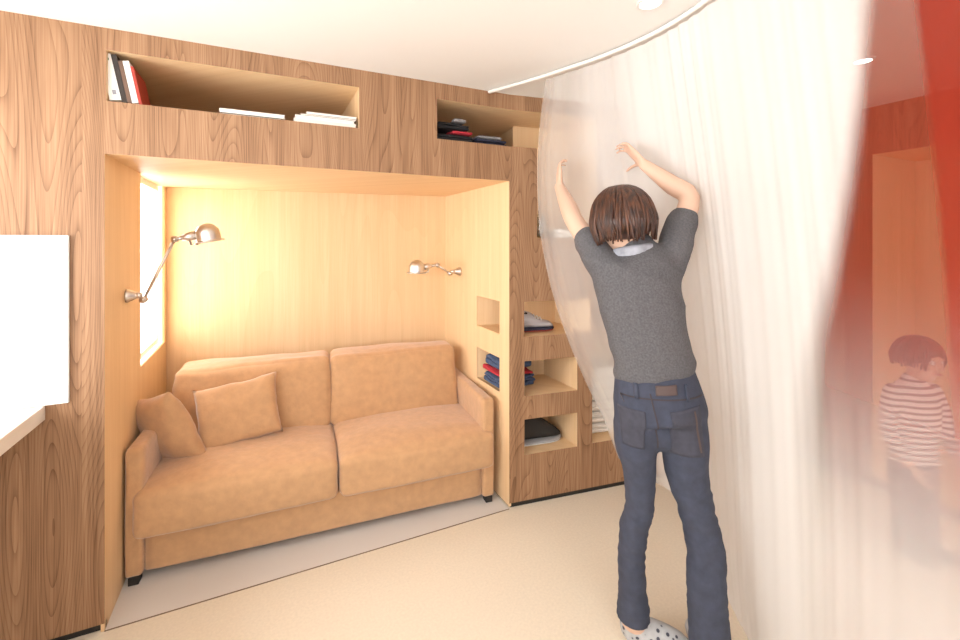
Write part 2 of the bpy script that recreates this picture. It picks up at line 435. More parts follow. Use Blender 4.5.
# shelf niches
link_mesh('niche_lining', liner(Ap, *UP, 0.0, .80), M['ply'], unit)
def vpts(a, b): return [Ap(.806, 0, 0), Ap(1.236, 0, 0), Bp(.17, 0, 0), Bp(.17, .80, 0), Ap(1.236, .80, 0), Ap(.806, .80, 0)]
bm = bmesh.new(); P6 = vpts(0, 0); slab(bm, P6, 2.018, 2.030); slab(bm, P6, 2.236, 2.248)
slab(bm, [P6[5], P6[4], P6[3], P6[3]+NB*.012, P6[4]+NB*.012, P6[5]+Vector((0, .012, 0))], 2.018, 2.248)
slab(bm, [P6[0]-Vector((.012, 0, 0)), P6[0], P6[5], P6[5]-Vector((.012, 0, 0))], 2.018, 2.248); box(bm, .17, .182, .343, .80, 2.018, 2.248, Bp); link_mesh('niche_lining', bm, M['ply'], unit)
bm = liner(Bp, *JN, 0.0, .33, left=False); box(bm, .158, .17, 0, .33, 1.503, 2.018, Bp); link_mesh('niche_lining', bm, M['ply'], unit)
def corner_niche(n):                              # opens to the front and into the alcove
    xr = (Bp(n[1], 0, 0)).x; z0, z1 = n[2], n[3]
    pts = [Vector((1.238, 2.172, 0)), Bp(n[1], 0, 0), Vector((xr, 2.46, 0)), Vector((1.238, 2.60, 0))]
    bm = bmesh.new(); slab(bm, pts, z0-.012, z0); slab(bm, pts, z1, z1+.012)
    slab(bm, [pts[3], pts[2], pts[2]+Vector((0, .012, 0)), pts[3]+Vector((0, .012, 0))], z0-.012, z1+.012)
    slab(bm, [pts[1], pts[1]+Vector((.012, 0, 0)), pts[2]+Vector((.012, 0, 0)), pts[2]], z0-.012, z1+.012)
    link_mesh('niche_lining', bm, M['ply'], unit)
corner_niche(N1); corner_niche(N2)
def skew(s, o, z): return Bp(s, 0, z)+Vector((0, o, 0))
link_mesh('niche_lining', liner(skew, *N3, 0.0, .30), M['ply'], unit)
link_mesh('niche_lining', liner(skew, *N4, 0.0, .33), M['ply'], unit)

# the unit across the room, seen through the red curtain
far = thing('wall_unit', 'walnut wall unit with tall plywood opening, dimly seen behind the red curtain', 'wall unit', (XR, 1, 0), world=True)
def Rp(u, o, z): return Vector((XR+o, u, z))
def Rfr(u, o, z): return Rp(u, o-.0015, z)
FO = (-1.0, 1.40, .06, 2.03)
front('front_panel', Rfr, Rp, YF, 1.90, [FO], far)
link_mesh('niche_lining', liner(Rp, *FO, 0.0, .55), M['ply'], far)
link_mesh('plinth', bx(XR+.01, XR+.03, YF, 1.90, 0, .032), M['black'], far)

# ------------------------------------------------------------------ kitchen corner at the left edge
t = thing('kitchen_counter', 'white kitchen counter slab jutting in at the left edge', 'counter', (-1.0, 1.2, 0), world=True)
link_mesh('worktop', bx(XL+.005, -.722, -.6, YA-.002, .843, .897, bev=.003), M['worktop'], t)
link_mesh('unseen_shading_support', bx(XL+.005, -.88, -.6, YA-.01, 0, .843), M['white_wall'], t)  # unseen support, made thick to block light from the walnut below the counter
t = thing('splashback', 'glossy white glass splashback on the walnut wall above the counter', 'splashback', (-1.0, YA, .897), world=True)
link_mesh('glass_sheet', bx(XL+.005, -.668, YA-.014, YA-.002, .899, 1.521), M['white_gloss'], t)
link_mesh('edge_strip', bx(-.668, -.653, YA-.016, YA-.002, .899, 1.521, bev=.002), M['glass_edge'], t)

# ------------------------------------------------------------------ sofa
SR = rad(-4.3); SO = Vector((-.537, 2.395, .0016))
sofa = thing('sofa', 'tan suede two seat sofa standing in the plywood alcove', 'sofa', SO, SR)
SW = 1.732
def arm(x0, x1, sd):
    return soft_box(x0, x1, .0, .74, .035, .592, .017, puff=(.002, .003, .005), n=16, wr=.003, ws=7, seed=sd)
link_mesh('armrest', arm(-.008, .062, 1), M['suede'], sofa, True)
link_mesh('armrest', arm(SW-.068, SW+.004, 2), M['suede'], sofa, True)
link_mesh('base', soft_box(.060, SW-.066, .018, .74, .036, .235, .015, puff=(0, .004, 0), wr=.002, seed=3), M['suede'], sofa, True)
def seat(x0, x1, sd):
    def post(p):                                  # the front edge rolls over and droops a little
        q = p.copy(); k = max(0, 1-(p.y+.03)/.16); q.z -= .012*k*k; return q
    c = link_mesh('seat_cushion', soft_box(x0, x1, -.040, .56,   .222, .420, .034, puff=(.003, .012, .034), n=22, wr=.006, ws=5, seed=sd, post=post), M['suede'], sofa, True)
    pts = [(x0+.03, -.034, .33), ((x0+x1)/2, -.047, .33), (x1-.03, -.034, .33)]
    return c
seat(.028, .876, 4); seat(.882, SW-.008, 5)
def back(x0, x1, sd):
    def post(p):
        k = (p.z-.4)/.4; return Vector((p.x, p.y+.11*k, p.z))
    link_mesh('back_cushion', soft_box(x0, x1, .40, .60, .40, .792, .032, puff=(.004, .03, .012), n=26, wr=.012, ws=5.5, seed=sd, post=post), M['suede'], sofa, True)
back(.060, .862, 6); back(.868, SW-.066, 7)
for x in (0.0, SW-.055):
    for y in (.004, .66): link_mesh('foot', bx(x+.006, x+.046, y, y+.05, 0, .036, bev=.003), M['black'], sofa)

def throw(name, label, c, w, h, th, right, up, sd):
    right = Vector(right).normalized(); up = Vector(up); up = (up-right*up.dot(right)).normalized(); nn = right.cross(up)
    bm = bmesh.new(); n = 22; G = {}
    for k in (-1, 1):
        for i in range(n+1):
            for j in range(n+1):
                u, v = 2*i/n-1, 2*j/n-1
                edge = abs(u) == 1 or abs(v) == 1
                if edge and k == 1: G[k, i, j] = G[-1, i, j]; continue
                pin = 1-.07*(1-u*u)*abs(v)**3; piu = 1-.07*(1-v*v)*abs(u)**3
                z = k*th*((1-u*u)*(1-v*v))**.42
                p = Vector((u*w*piu, v*h*pin, z)); q = p*9+Vector((sd*5, 0, 0))
                p += noise.noise_vector(q)*.008+noise.noise_vector(q*2.3)*.004
                G[k, i, j] = bm.verts.new(Vector(c)+right*p.x+up*p.y+nn*p.z)
        for i in range(n):
            for j in range(n): bm.faces.new([G[k, i, j], G[k, i+1, j], G[k, i+1, j+1], G[k, i, j+1]])
    o = link_mesh(name, bm, M['suede'], None, True); tag(o, label, 'cushion', 'throw cushions on the sofa'); return o
def Sp(u, v, z):
    c, s = math.cos(SR), math.sin(SR); return SO+Vector((u*c-v*s, u*s+v*c, z))
def Sd(u, v, z):
    c, s = math.cos(SR), math.sin(SR); return Vector((u*c-v*s, u*s+v*c, z))
throw('throw_cushion', 'tan suede cushion leaning in the sofa corner against the left armrest', Sp(.092, .262, .572), .135, .195, .068, Sd(.50, -.36, .16), Sd(-.40, .06, .46), 1)
throw('throw_cushion', 'larger tan suede cushion propped on the left back cushion of the sofa', Sp(.390, .345, .585), .205, .165, .06, Sd(1, .05, .13), Sd(-.14, .42, .9), 2)

# ------------------------------------------------------------------ wall lamps
def wall_lamp(label, wall, wall_dir, j1, j2, headc, tilt, sock_dir):
    wall, j1, j2, headc = [Vector(p) for p in (wall, j1, j2, headc)]; wd = Vector(wall_dir)
    t = thing('wall_lamp', label, 'wall lamp', wall, 0, 'articulated wall lamps in the alcove', world=True)
    L = (j1-wall).dot(wd)
    bm = bmesh.new(); lathe(bm, [(0, .001), (.030, .001), (.031, .006), (.028, .012), (.016, L*.55), (.013, L*.62), (.015, L*.66), (.012, L*.9), (0, L*.92)], aim(wall, wd)); link_mesh('wall_cup', bm, M['nickel'], t, True)
    def joint(p):
        b = bmesh.new(); y = Vector((0, 1, 0))
        lathe(b, [(0, -.016), (.012, -.016), (.016, -.012), (.016, .012), (.012, .016), (.006, .017), (.006, .022), (0, .022)], aim(p, -y), 20); link_mesh('joint', b, M['nickel'], t, True)
    joint(j1); joint(j2)
    bm = bmesh.new(); tube(bm, [j1, j2], .0065); link_mesh('arm', bm, M['nickel'], t, True)
    up = Vector(tilt).normalized(); sd = Vector(sock_dir).normalized()
    hm = aim(headc, up)
    bm = bmesh.new(); R = .052
    prof = [(R*1.0, -.034), (R*1.0, .0)]+[(R*math.cos(a), R*math.sin(a)) for a in [k*math.pi/2/9 for k in range(1, 10)]]
    inner = [(r*.95, h*.95-.001) for r, h in reversed(prof)]
    lathe(bm, prof[:-1]+[(0, R)]+[(0, R*.95-.001)]+inner[1:]+[prof[0]], hm); sh = link_mesh('lamp_shade', bm, M['nickel'], t, True)
    bm = bmesh.new(); lathe(bm, [(R*1.0, -.036), (.064, -.039), (.066, -.036), (.064, -.033), (R*.99, -.030), (R*.95, -.033), (R*1.0, -.036)], hm); link_mesh('rim', bm, M['nickel'], sh, True)
    bm = bmesh.new(); lathe(bm, [(0, 0), (.020, 0), (.024, .02), (.022, .03), (0, .034)], aim(headc-up*.03, up), 16); link_mesh('bulb', bm, M['white_plastic'], sh, True)
    a = headc-sd*.046
    bm = bmesh.new(); lathe(bm, [(0, 0), (.021, 0), (.021, .035), (.016, .045), (.012, .06), (0, .062)], aim(a, (j2-a)), 18); tube(bm, [a+(j2-a)*.5, j2], .010); link_mesh('socket', bm, M['nickel'], t, True)
    s0 = a+(j2-a)*.35
    bm = bmesh.new(); tube(bm, [s0, s0-up*.038, s0-up*.040+sd*.03], .006); link_mesh('switch', bm, M['nickel'], t, True)
wall_lamp('metal articulated wall lamp with long raised arm beside the alcove window', (-.551, 2.465, 1.256), (1, 0, 0), (-.487, 2.465, 1.236), (-.370, 2.465, 1.508), (-.240, 2.465, 1.533), (-.20, 0, 1), (1, 0, .12))
wall_lamp('small metal wall lamp on the right alcove wall above the shelf holes', (1.236, 2.866, 1.288), (-1, 0, 0), (1.160, 2.866, 1.276), (1.068, 2.866, 1.336), (.922, 2.866, 1.322), (.03, 0, 1), (-1, 0, -.05))

# ------------------------------------------------------------------ books
def book(name, label, w, d, th, cover, loc, rot, group=None, board=True):
    """w tall, d deep, th thick; local x = thickness, y = depth (spine at front), z = height"""
    t = thing(name, label, 'book', loc, 0, group); t.rotation_euler = rot
    bm = bmesh.new(); c = .003
    box(bm, 0, c, 0, d, 0, w); box(bm, th-c, th, 0, d, 0, w); box(bm, c, th-c, 0, c, 0, w); link_mesh('cover', bm, cover, t)
    link_mesh('pages', bx(c, th-c, c, d-.004, .003, w-.003), M['paper'], t)
    return t
sh = 2.040
lean = rad(-11)
b1 = book('binder', 'white ring binder leaning at the left end of the upper shelf', .180, .24, .036, M['white_card'], (-.540, YA+.02, sh+.008), (0, lean, 0), 'leaning books on the upper shelf')
b1['category'] = 'binder'
bm = bmesh.new(); lathe(bm, [(0, 0), (.008, 0), (.008, .0012), (0, .0012)], aim(Vector((.020, .0002, .160)), (0, -1, 0)), 18); link_mesh('spine_mark', bm, M['green_ink'], b1)
link_mesh('spine_label', bx(.014, .026, -.001, .0003, .022, .040), M['grey_ink'], b1)
cl_ = math.cos(lean); x_ = -.540
for lab, hh, th, mt, prev in (('black book leaning between the white binder and the brown spined book', .186, .017, M['dark_card'], .036),
                              ('brown spined book leaning against the thin white book', .165, .013, M['brown_card'], .017),
                              ('thin white book leaning in front of the red one', .165, .020, M['white_card'], .013),
                              ('red book leaning at the right of the upright row', .150, .010, M['red_card'], .020)):
    x_ += (prev+.0012)/cl_
    book('book', lab, hh, .20, th, mt, (x_, YA+.018, sh+.0085*th/.03+.0005), (0, lean, 0), 'leaning books on the upper shelf')
def flat(name, label, x0, x1, z, th, cover, y=.015, d=.22, rz=0, group='flat stack at the right end of the upper shelf'):
    t = thing(name, label, 'book', (x0, YA+y, z), rz, group); w = x1-x0; c = min(.0025, th*.2)
    bm = bmesh.new(); box(bm, 0, w, 0, d, 0, c); box(bm, 0, w, 0, d, th-c, th); box(bm, 0, c, 0, d, c, th-c); link_mesh('cover', bm, cover, t)
    link_mesh('pages', bx(c, w-.003, .003, d-.003, c, th-c), M['paper'], t)
t0 = 'white book lying flat alone on the upper shelf with dark lower cover'
flat('book', 'dark thin book lying under the lone flat white book', -.165, .075, sh+.001, .007, M['dark_card'], group='lone flat pair in the middle of the upper shelf')
flat('book', 'white book lying flat in the middle of the upper shelf', -.170, .085, sh+.0085, .017, M['white_card'], y=.012, group='lone flat pair in the middle of the upper shelf')
z = sh+.001
for lab, x0, x1, th, mt in (('thick cream book at the bottom of the flat stack', .122, .400, .019, M['white_card']),
                            ('white book lying second from the bottom of the flat stack', .128, .392, .015, M['white_card']),
                            ('dark grey book lying second from the top of the flat stack', .150, .400, .008, M['grey_card']),
                            ('pale book lying on top of the flat stack', .176, .402, .010, M['white_card'])):
    flat('book', lab, x0, x1, z, th, mt); z += th+.0006

# ------------------------------------------------------------------ folded clothes, shoes, towels
def folded(name, label, cat, mat, f, u0, u1, o0, o1, z, th, layers=2, group=None, sd=0, wav=.004):
    """a garment folded flat: layers of cloth with rounded front folds"""
    bm = bmesh.new(); h = th/layers
    for k in range(layers):
        dx = random.uniform(-.006, .006)
        b = soft_box(u0+dx, u1+dx, o0+random.uniform(0, .012), o1, 0, h*1.05, h*.5, puff=(.004, .004, .003), n=12, wr=0)
        for v in b.verts:
            w = noise.noise(Vector((v.co.x*14+sd*3, v.co.y*14, k*2.3+sd)))*wav
            q = Vector((v.co.x, v.co.y+w, k*h+v.co.z+max(0, w+.3*wav) if k or v.co.z > h*.5 else v.co.z)); v.co = f(q.x, q.y, z+q.z)
        mp = {v: bm.verts.new(v.co) for v in b.verts}
        for fc in b.faces: bm.faces.new([mp[v] for v in fc.verts])
        b.free()
    o = link_mesh(name, bm, mat, None, True); return tag(o, label, cat, group)
g1 = 'folded clothes in the niche under the ceiling'
vz = 2.031
folded('folded_garment', 'black garment at the bottom of the left pile under the ceiling', 'clothes', M['black_cloth'], Ap, .812, 1.025, .03, .26, vz, .034, 2, g1, 1, .008)
folded('folded_garment', 'bright red garment folded inside the left dark pile', 'clothes', M['red_cloth'], Ap, .905, 1.025, .028, .25, vz+.046, .013, 1, g1, 2, .012)
folded('folded_garment', 'black patterned garment on top of the left pile above the red one', 'clothes', M['black_cloth'], Ap, .835, 1.015, .04, .25, vz+.072, .024, 2, g1, 3, .016)
folded('folded_garment', 'small grey garment lying on the black left pile', 'clothes', M['grey_cloth'], Ap, .925, .995, .035, .16, vz+.112, .008, 1, g1, 4, .010)
folded('folded_garment', 'navy garment at the bottom of the right pile under the ceiling', 'clothes', M['navy_cloth'], Ap, 1.050, 1.245, .03, .26, vz, .030, 2, g1, 5, .008)
folded('folded_garment', 'dark grey ribbed garment on top of the right pile', 'clothes', M['grey_cloth'], Ap, 1.068, 1.215, .04, .24, vz+.042, .010, 1, g1, 6, .010)
g2 = 'folded clothes in the corner shelf hole'
jz = N2[2]+.001
folded('folded_jeans', 'folded blue jeans at the bottom of the corner pile', 'clothes', M['denim'], Ap, 1.254, 1.49, .13, .36, jz, .056, 3, g2, 7, .016)
folded('folded_shirt', 'red shirt folded between two pairs of blue jeans', 'clothes', M['red_cloth'], Ap, 1.252, 1.475, .125, .355, jz+.075, .014, 1, g2, 8, .016)
folded('folded_jeans', 'folded blue jeans on top of the red shirt', 'clothes', M['denim'], Ap, 1.258, 1.485, .135, .34, jz+.108, .058, 2, g2, 9, .020)
g3 = 'white towels stacked in the low shelf'
for k in range(6):
    folded('folded_towel', ('white towel at the bottom of the shelf stack', 'second white towel from the bottom of the shelf stack', 'third white towel from the bottom of the shelf stack', 'third white towel from the top of the shelf stack', 'second white towel from the top of the shelf stack', 'topmost white towel of the shelf stack')[k], 'towel', M['white_cloth'], skew, .555, .88, .10, .30, N4[2]+.001+k*.069, .056, 2, g3, 20+k, .006)
folded('folded_linen', 'folded white linen beside the glass jar on the upper step shelf', 'linen', M['white_cloth'], Bp, .335, .55, .03, .25, 1.516, .05, 2, None, 31, .01)

def shoe(name, label, f, L, h, w, mu, ms, mo, cat='shoe', flat_top=False, group=None, lining=None):
    """heel at local 0, toe at L"""
    base = f(0, 0, 0); t = thing(name, label, cat, base, 0, group, world=True)
    s = Vector(f(0, 1, 0))-base
    P = [(0.0, 1.0, .70), (.10, 1.12, .86), (.30, 1.02, .90), (.45, .74, .92), (.60, .56, 1.0), (.80, .46, 1.0), (.93, .36, .80), (1.0, .22, .45)]
    if flat_top: P = [(0.0, .98, .8), (.15, 1.0, .95), (.35, .98, 1.0), (.55, .84, 1.0), (.75, .58, 1.0), (.92, .34, .8), (1.0, .2, .45)]
    bm = bmesh.new(); loft(bm, spline([(f(L*a, 0, .022+h*b*.5), w*.5*c, h*b*.5) for a, b, c in P], 3), s, 18); link_mesh('upper', bm, mu, t, True)
    bm = bmesh.new(); loft(bm, spline([(f(L*(a*1.04-.02), 0, .017), w*.54*c, .014) for a, b, c in P], 3), s, 18); link_mesh('midsole', bm, ms, t, True)
    bm = bmesh.new(); loft(bm, spline([(f(L*(a*1.03-.015), 0, .007), w*.52*c, .0065) for a, b, c in P], 3), s, 18); link_mesh('outsole', bm, mo, t, True)
    if lining:
        bm = bmesh.new(); loft(bm, [(f(L*.03, 0, .024+h*.90), w*.30, h*.12), (f(L*.24, 0, .024+h*.90), w*.34, h*.12)], s, 16); link_mesh('collar', bm, lining, t, True)
        bm = bmesh.new()
        for k in range(4):
            a = .40+k*.09; loft(bm, [(f(L*a, -w*.28, h*(.70-k*.08)+.026), .004, .004), (f(L*(a+.01), 0, h*(.86-k*.09)+.026), .004, .004), (f(L*a, w*.28, h*(.70-k*.08)+.026), .004, .004)], Vector((0, 0, 1)), 8)
        link_mesh('laces', bm, M['white_cloth'], t, True)
def F1(a, b, z): return Bp(.098, .09, 0)+DB*a+NB*(b+.04)+Vector((0, 0, N1[2]+.0005+z))
shoe('sneaker', 'grey sneaker with red and dark sole in the upper shelf hole', F1, .225, .096, .085, M['sneaker'], M['navy_cloth'], M['rubber_red'], lining=M['black_cloth'])
def F3(a, b, z): return Bp(.06, .10, 0)+DB*a+NB*(b+.04)+Vector((0, 0, N3[2]+.0005+z*1.0))
shoe('slipper', 'black felt slipper with grey sole band in the lowest shelf hole', F3, .315, .150, .12, M['shoe_black'], M['sole_grey'], M['sole_white'], 'slipper', True)

t = thing('glass_jar', 'clear glass jar of pale balls on the upper step shelf behind the curtain', 'jar', Bp(.235, .10, 1.516), world=True)
bm = bmesh.new(); jm = Matrix.Translation(Bp(.235, .10, 1.516))
lathe(bm, [(0, .001), (.042, .001), (.048, .01), (.048, .10), (.038, .118), (.038, .125), (.034, .125), (.034, .116), (.044, .098), (.044, .012), (0, .006)], jm); link_mesh('jar_body', bm, M['jar'], t, True)
bm = bmesh.new(); lathe(bm, [(0, .126), (.04, .126), (.042, .134), (.030, .142), (.008, .146), (.012, .158), (.008, .166), (0, .168)], jm); link_mesh('lid', bm, M['jar'], t, True)
for i in range(7):
    bm = bmesh.new(); a = i*2.1; rr = .022 if i else 0
    sphere(bm, Bp(.235, .10, 1.516)+Vector((rr*math.cos(a), rr*math.sin(a), .029+.028*(i//3))), .017, n=12); link_mesh('ball', bm, M['white_cloth'], t, True)

# ------------------------------------------------------------------ curtains and rail
RAIL = [(.052, 2.405), (.20, 2.28), (.32, 2.17), (.379, 2.107), (.52, 1.96), (.643, 1.789), (.72, 1.63), (.764, 1.477), (.82, 1.25), (.85, 1.0), (.84, .75), (.79, .5)]
HEM = {2: (.70, 2.25, .40), 3: (.80, 2.12, .37), 4: (.90, 2.02, .33), 5: (.955, 1.87, .19), 6: (.985, 1.72, .06), 7: (1.0, 1.56, .012), 8: (1.02, 1.30, .012), 9: (1.02, 1.04, .012), 10: (1.0, .75, .012), 11: (.93, .47, .012)}
def cr(p, t):
    i = min(int(t), len(p)-2); f = t-i
    a, b, c, d = p[max(i-1, 0)], p[i], p[i+1], p[min(i+2, len(p)-1)]
    return [.5*(2*B+(C-A)*f+(2*A-5*B+4*C-D)*f*f+(3*B-A-3*C+D)*f**3) for A, B, C, D in zip(a, b, c, d)]
hem_list = [HEM[max(2, i)] for i in range(12)]
RTOP = 2.285
bm = bmesh.new()
rows = []
for k in range(110):
    l, d = cr(RAIL, 11*k/109); rows.append((W(l, d, 2.306), .009, .012))
loft(bm, rows, Vector((0, 0, 1)), 8, caps=True)
rail = link_mesh('curtain_rail', bm, M['white_plastic'], None, True)
tag(rail, 'curved white curtain rail on the ceiling', 'curtain rail')
sst = lambda a, b, x: (lambda q: q*q*(3-2*q))(max(0, min(1, (x-a)/(b-a))))
def cloth(name, label, group, mat, t0, t1, off, pleats, amp, weave, nt_=420, nv=60):
    bm = bmesh.new(); dens = []; G = []
    for i in range(nt_+1):
        t = t0+(t1-t0)*i/nt_
        l, d = cr(RAIL, t); hl, hd, hh = cr(hem_list, t)
        l2, d2 = cr(RAIL, min(t+.05, 11)); l1, d1 = cr(RAIL, max(t-.05, 0))
        tl, td = l2-l1, d2-d1; q = math.hypot(tl, td); nl, nd = -td/q, tl/q     # outward normal (away from the photographer's side)
        row = []
        for j in range(nv+1):
            v = j/nv
            e = 2.0+(1.15-2.0)*sst(2.6, 5, t)
            s = v**e
            ph = t*pleats*2*math.pi+1.2*math.sin(t*3.1)+.5*v
            w = (math.sin(ph)+.35*math.sin(2.3*ph+1))*amp*(1-.6*v)
            bl = .05*math.sin(math.pi*min(1, v*1.1))*sst(4, 6, t)
            L_ = l+(hl-l)*s+nl*(w+off+bl); D_ = d+(hd-d)*s+nd*(w+off+bl); H_ = RTOP+(hh-RTOP)*v
            L_ -= .085*math.sin(math.pi*min(1, v*1.12))*(1-sst(2, 4.2, t))
            row.append(bm.verts.new(W(L_, D_, H_))); dens.append(weave(t, v, H_))
        G.append(row)
    for i in range(nt_):
        for j in range(nv): bm.faces.new([G[i][j], G[i+1][j], G[i+1][j+1], G[i][j+1]])
    o = link_mesh(name, bm, mat, None, True, recalc=False)
    at = o.data.attributes.new('weave', 'FLOAT', 'POINT'); at.data.foreach_set('value', dens)
    tag(o, label, 'curtain', group); return o
def edge_t(h): return 8.12+.13*math.log(1+math.exp((9.05-.95*(2.04-h)-8.12)/.13))           # where the white cloth ends and the red one begins
def weave_white(t, v, h):
    left = .36+.10*sst(2.3, 2.9, t)+.32*sst(3.2, 4.0, t)+.21*sst(4.2, 5.0, t)
    left *= .75+.25*sst(2.0, 2.25, t)
    r = 1-sst(edge_t(h)-.22-.4*(1-sst(.9, 1.7, h)), edge_t(h)+.06+.5*(1-sst(.6, 1.3, h)), t)
    low = .76*(1-sst(.50, 1.50, h))
    return max(0, min(.985, max(left*r, low if t > 7 else 0)))
def weave_red(t, v, h):
    a = sst(edge_t(h)-.45, edge_t(h)-.12, t)*.62
    a = a+(.94-a)*sst(9.23, 9.31, t)
    return a*(.22+.78*sst(.60, 1.30, h))
cloth('curtain', 'white sheer curtain pulled out behind the woman in grey', 'sheer curtains on the curved rail', M['white_sheer'], 2.0, 11, 0, 2.4, .0025, weave_white)
cloth('curtain', 'red sheer curtain hanging at the right edge in front of the child', 'sheer curtains on the curved rail', M['red_sheer'], 8.0, 11, .03, 2.2, .0025, weave_red, 200, 50)

# ------------------------------------------------------------------ downlights
for x, y, lab in ((1.192, 1.119, 'recessed ceiling downlight near the curved curtain rail'), (2.441, 1.056, 'recessed ceiling downlight beyond the curtain')):
    t = thing('ceiling_light', lab, 'ceiling light', (x, y, CEIL), 0, 'recessed ceiling downlights')
    bm = bmesh.new(); lathe(bm, [(.034, -.001), (.046, -.001), (.045, -.006), (.034, -.008), (.034, -.001)], Matrix.Identity(4)); link_mesh('trim_ring', bm, M['white_plastic'], t, True)
    bm = bmesh.new(); lathe(bm, [(0, -.0045), (.034, -.0045), (.034, -.0015), (0, -.0015)], Matrix.Identity(4)); link_mesh('lens', bm, M['lamp_on'], t)

# ------------------------------------------------------------------ people
def hand(bm, wrist, palm_dir, palm_n, thumb_side, size=1.0, curl=.9):
    """palm and five unequal bent fingers; palm_n is the side the fingers close to"""
    a = Vector(palm_dir).normalized(); n = Vector(palm_n); n = (n-a*n.dot(a)).normalized(); s = Vector(thumb_side); s = (s-a*s.dot(a)-n*s.dot(n)).normalized()
    k = size
    loft(bm, [(wrist-a*.01*k, .024*k, .018*k), (wrist+a*.03*k, .034*k, .015*k), (wrist+a*.075*k, .040*k, .013*k)], s, 14)
    def digit(root, d0, ax, lens, r, c):
        p = root; d = d0.normalized(); pts = [(p, r, r)]
        for i, L in enumerate(lens):
            pts.append((p+d*L*k, r*(1-.09*(i+1)), r*(1-.09*(i+1)))); p = p+d*L*k
            d = (Matrix.Rotation(c, 3, ax) @ d)
        loft(bm, pts, s, 10)
    ax = a.cross(n)
    for o_, lens in ((.029, (.038, .024, .020)), (.010, (.042, .027, .021)), (-.010, (.039, .025, .020)), (-.028, (.030, .020, .018))):
        digit(wrist+a*.078*k+s*o_*k, a+s*o_*2.5, ax, lens, .0082*k, curl)
    digit(wrist+a*.025*k+s*.030*k, (a*.6+s*.8+n*.3), ax, (.034, .028, .022), .0098*k, curl*.5)

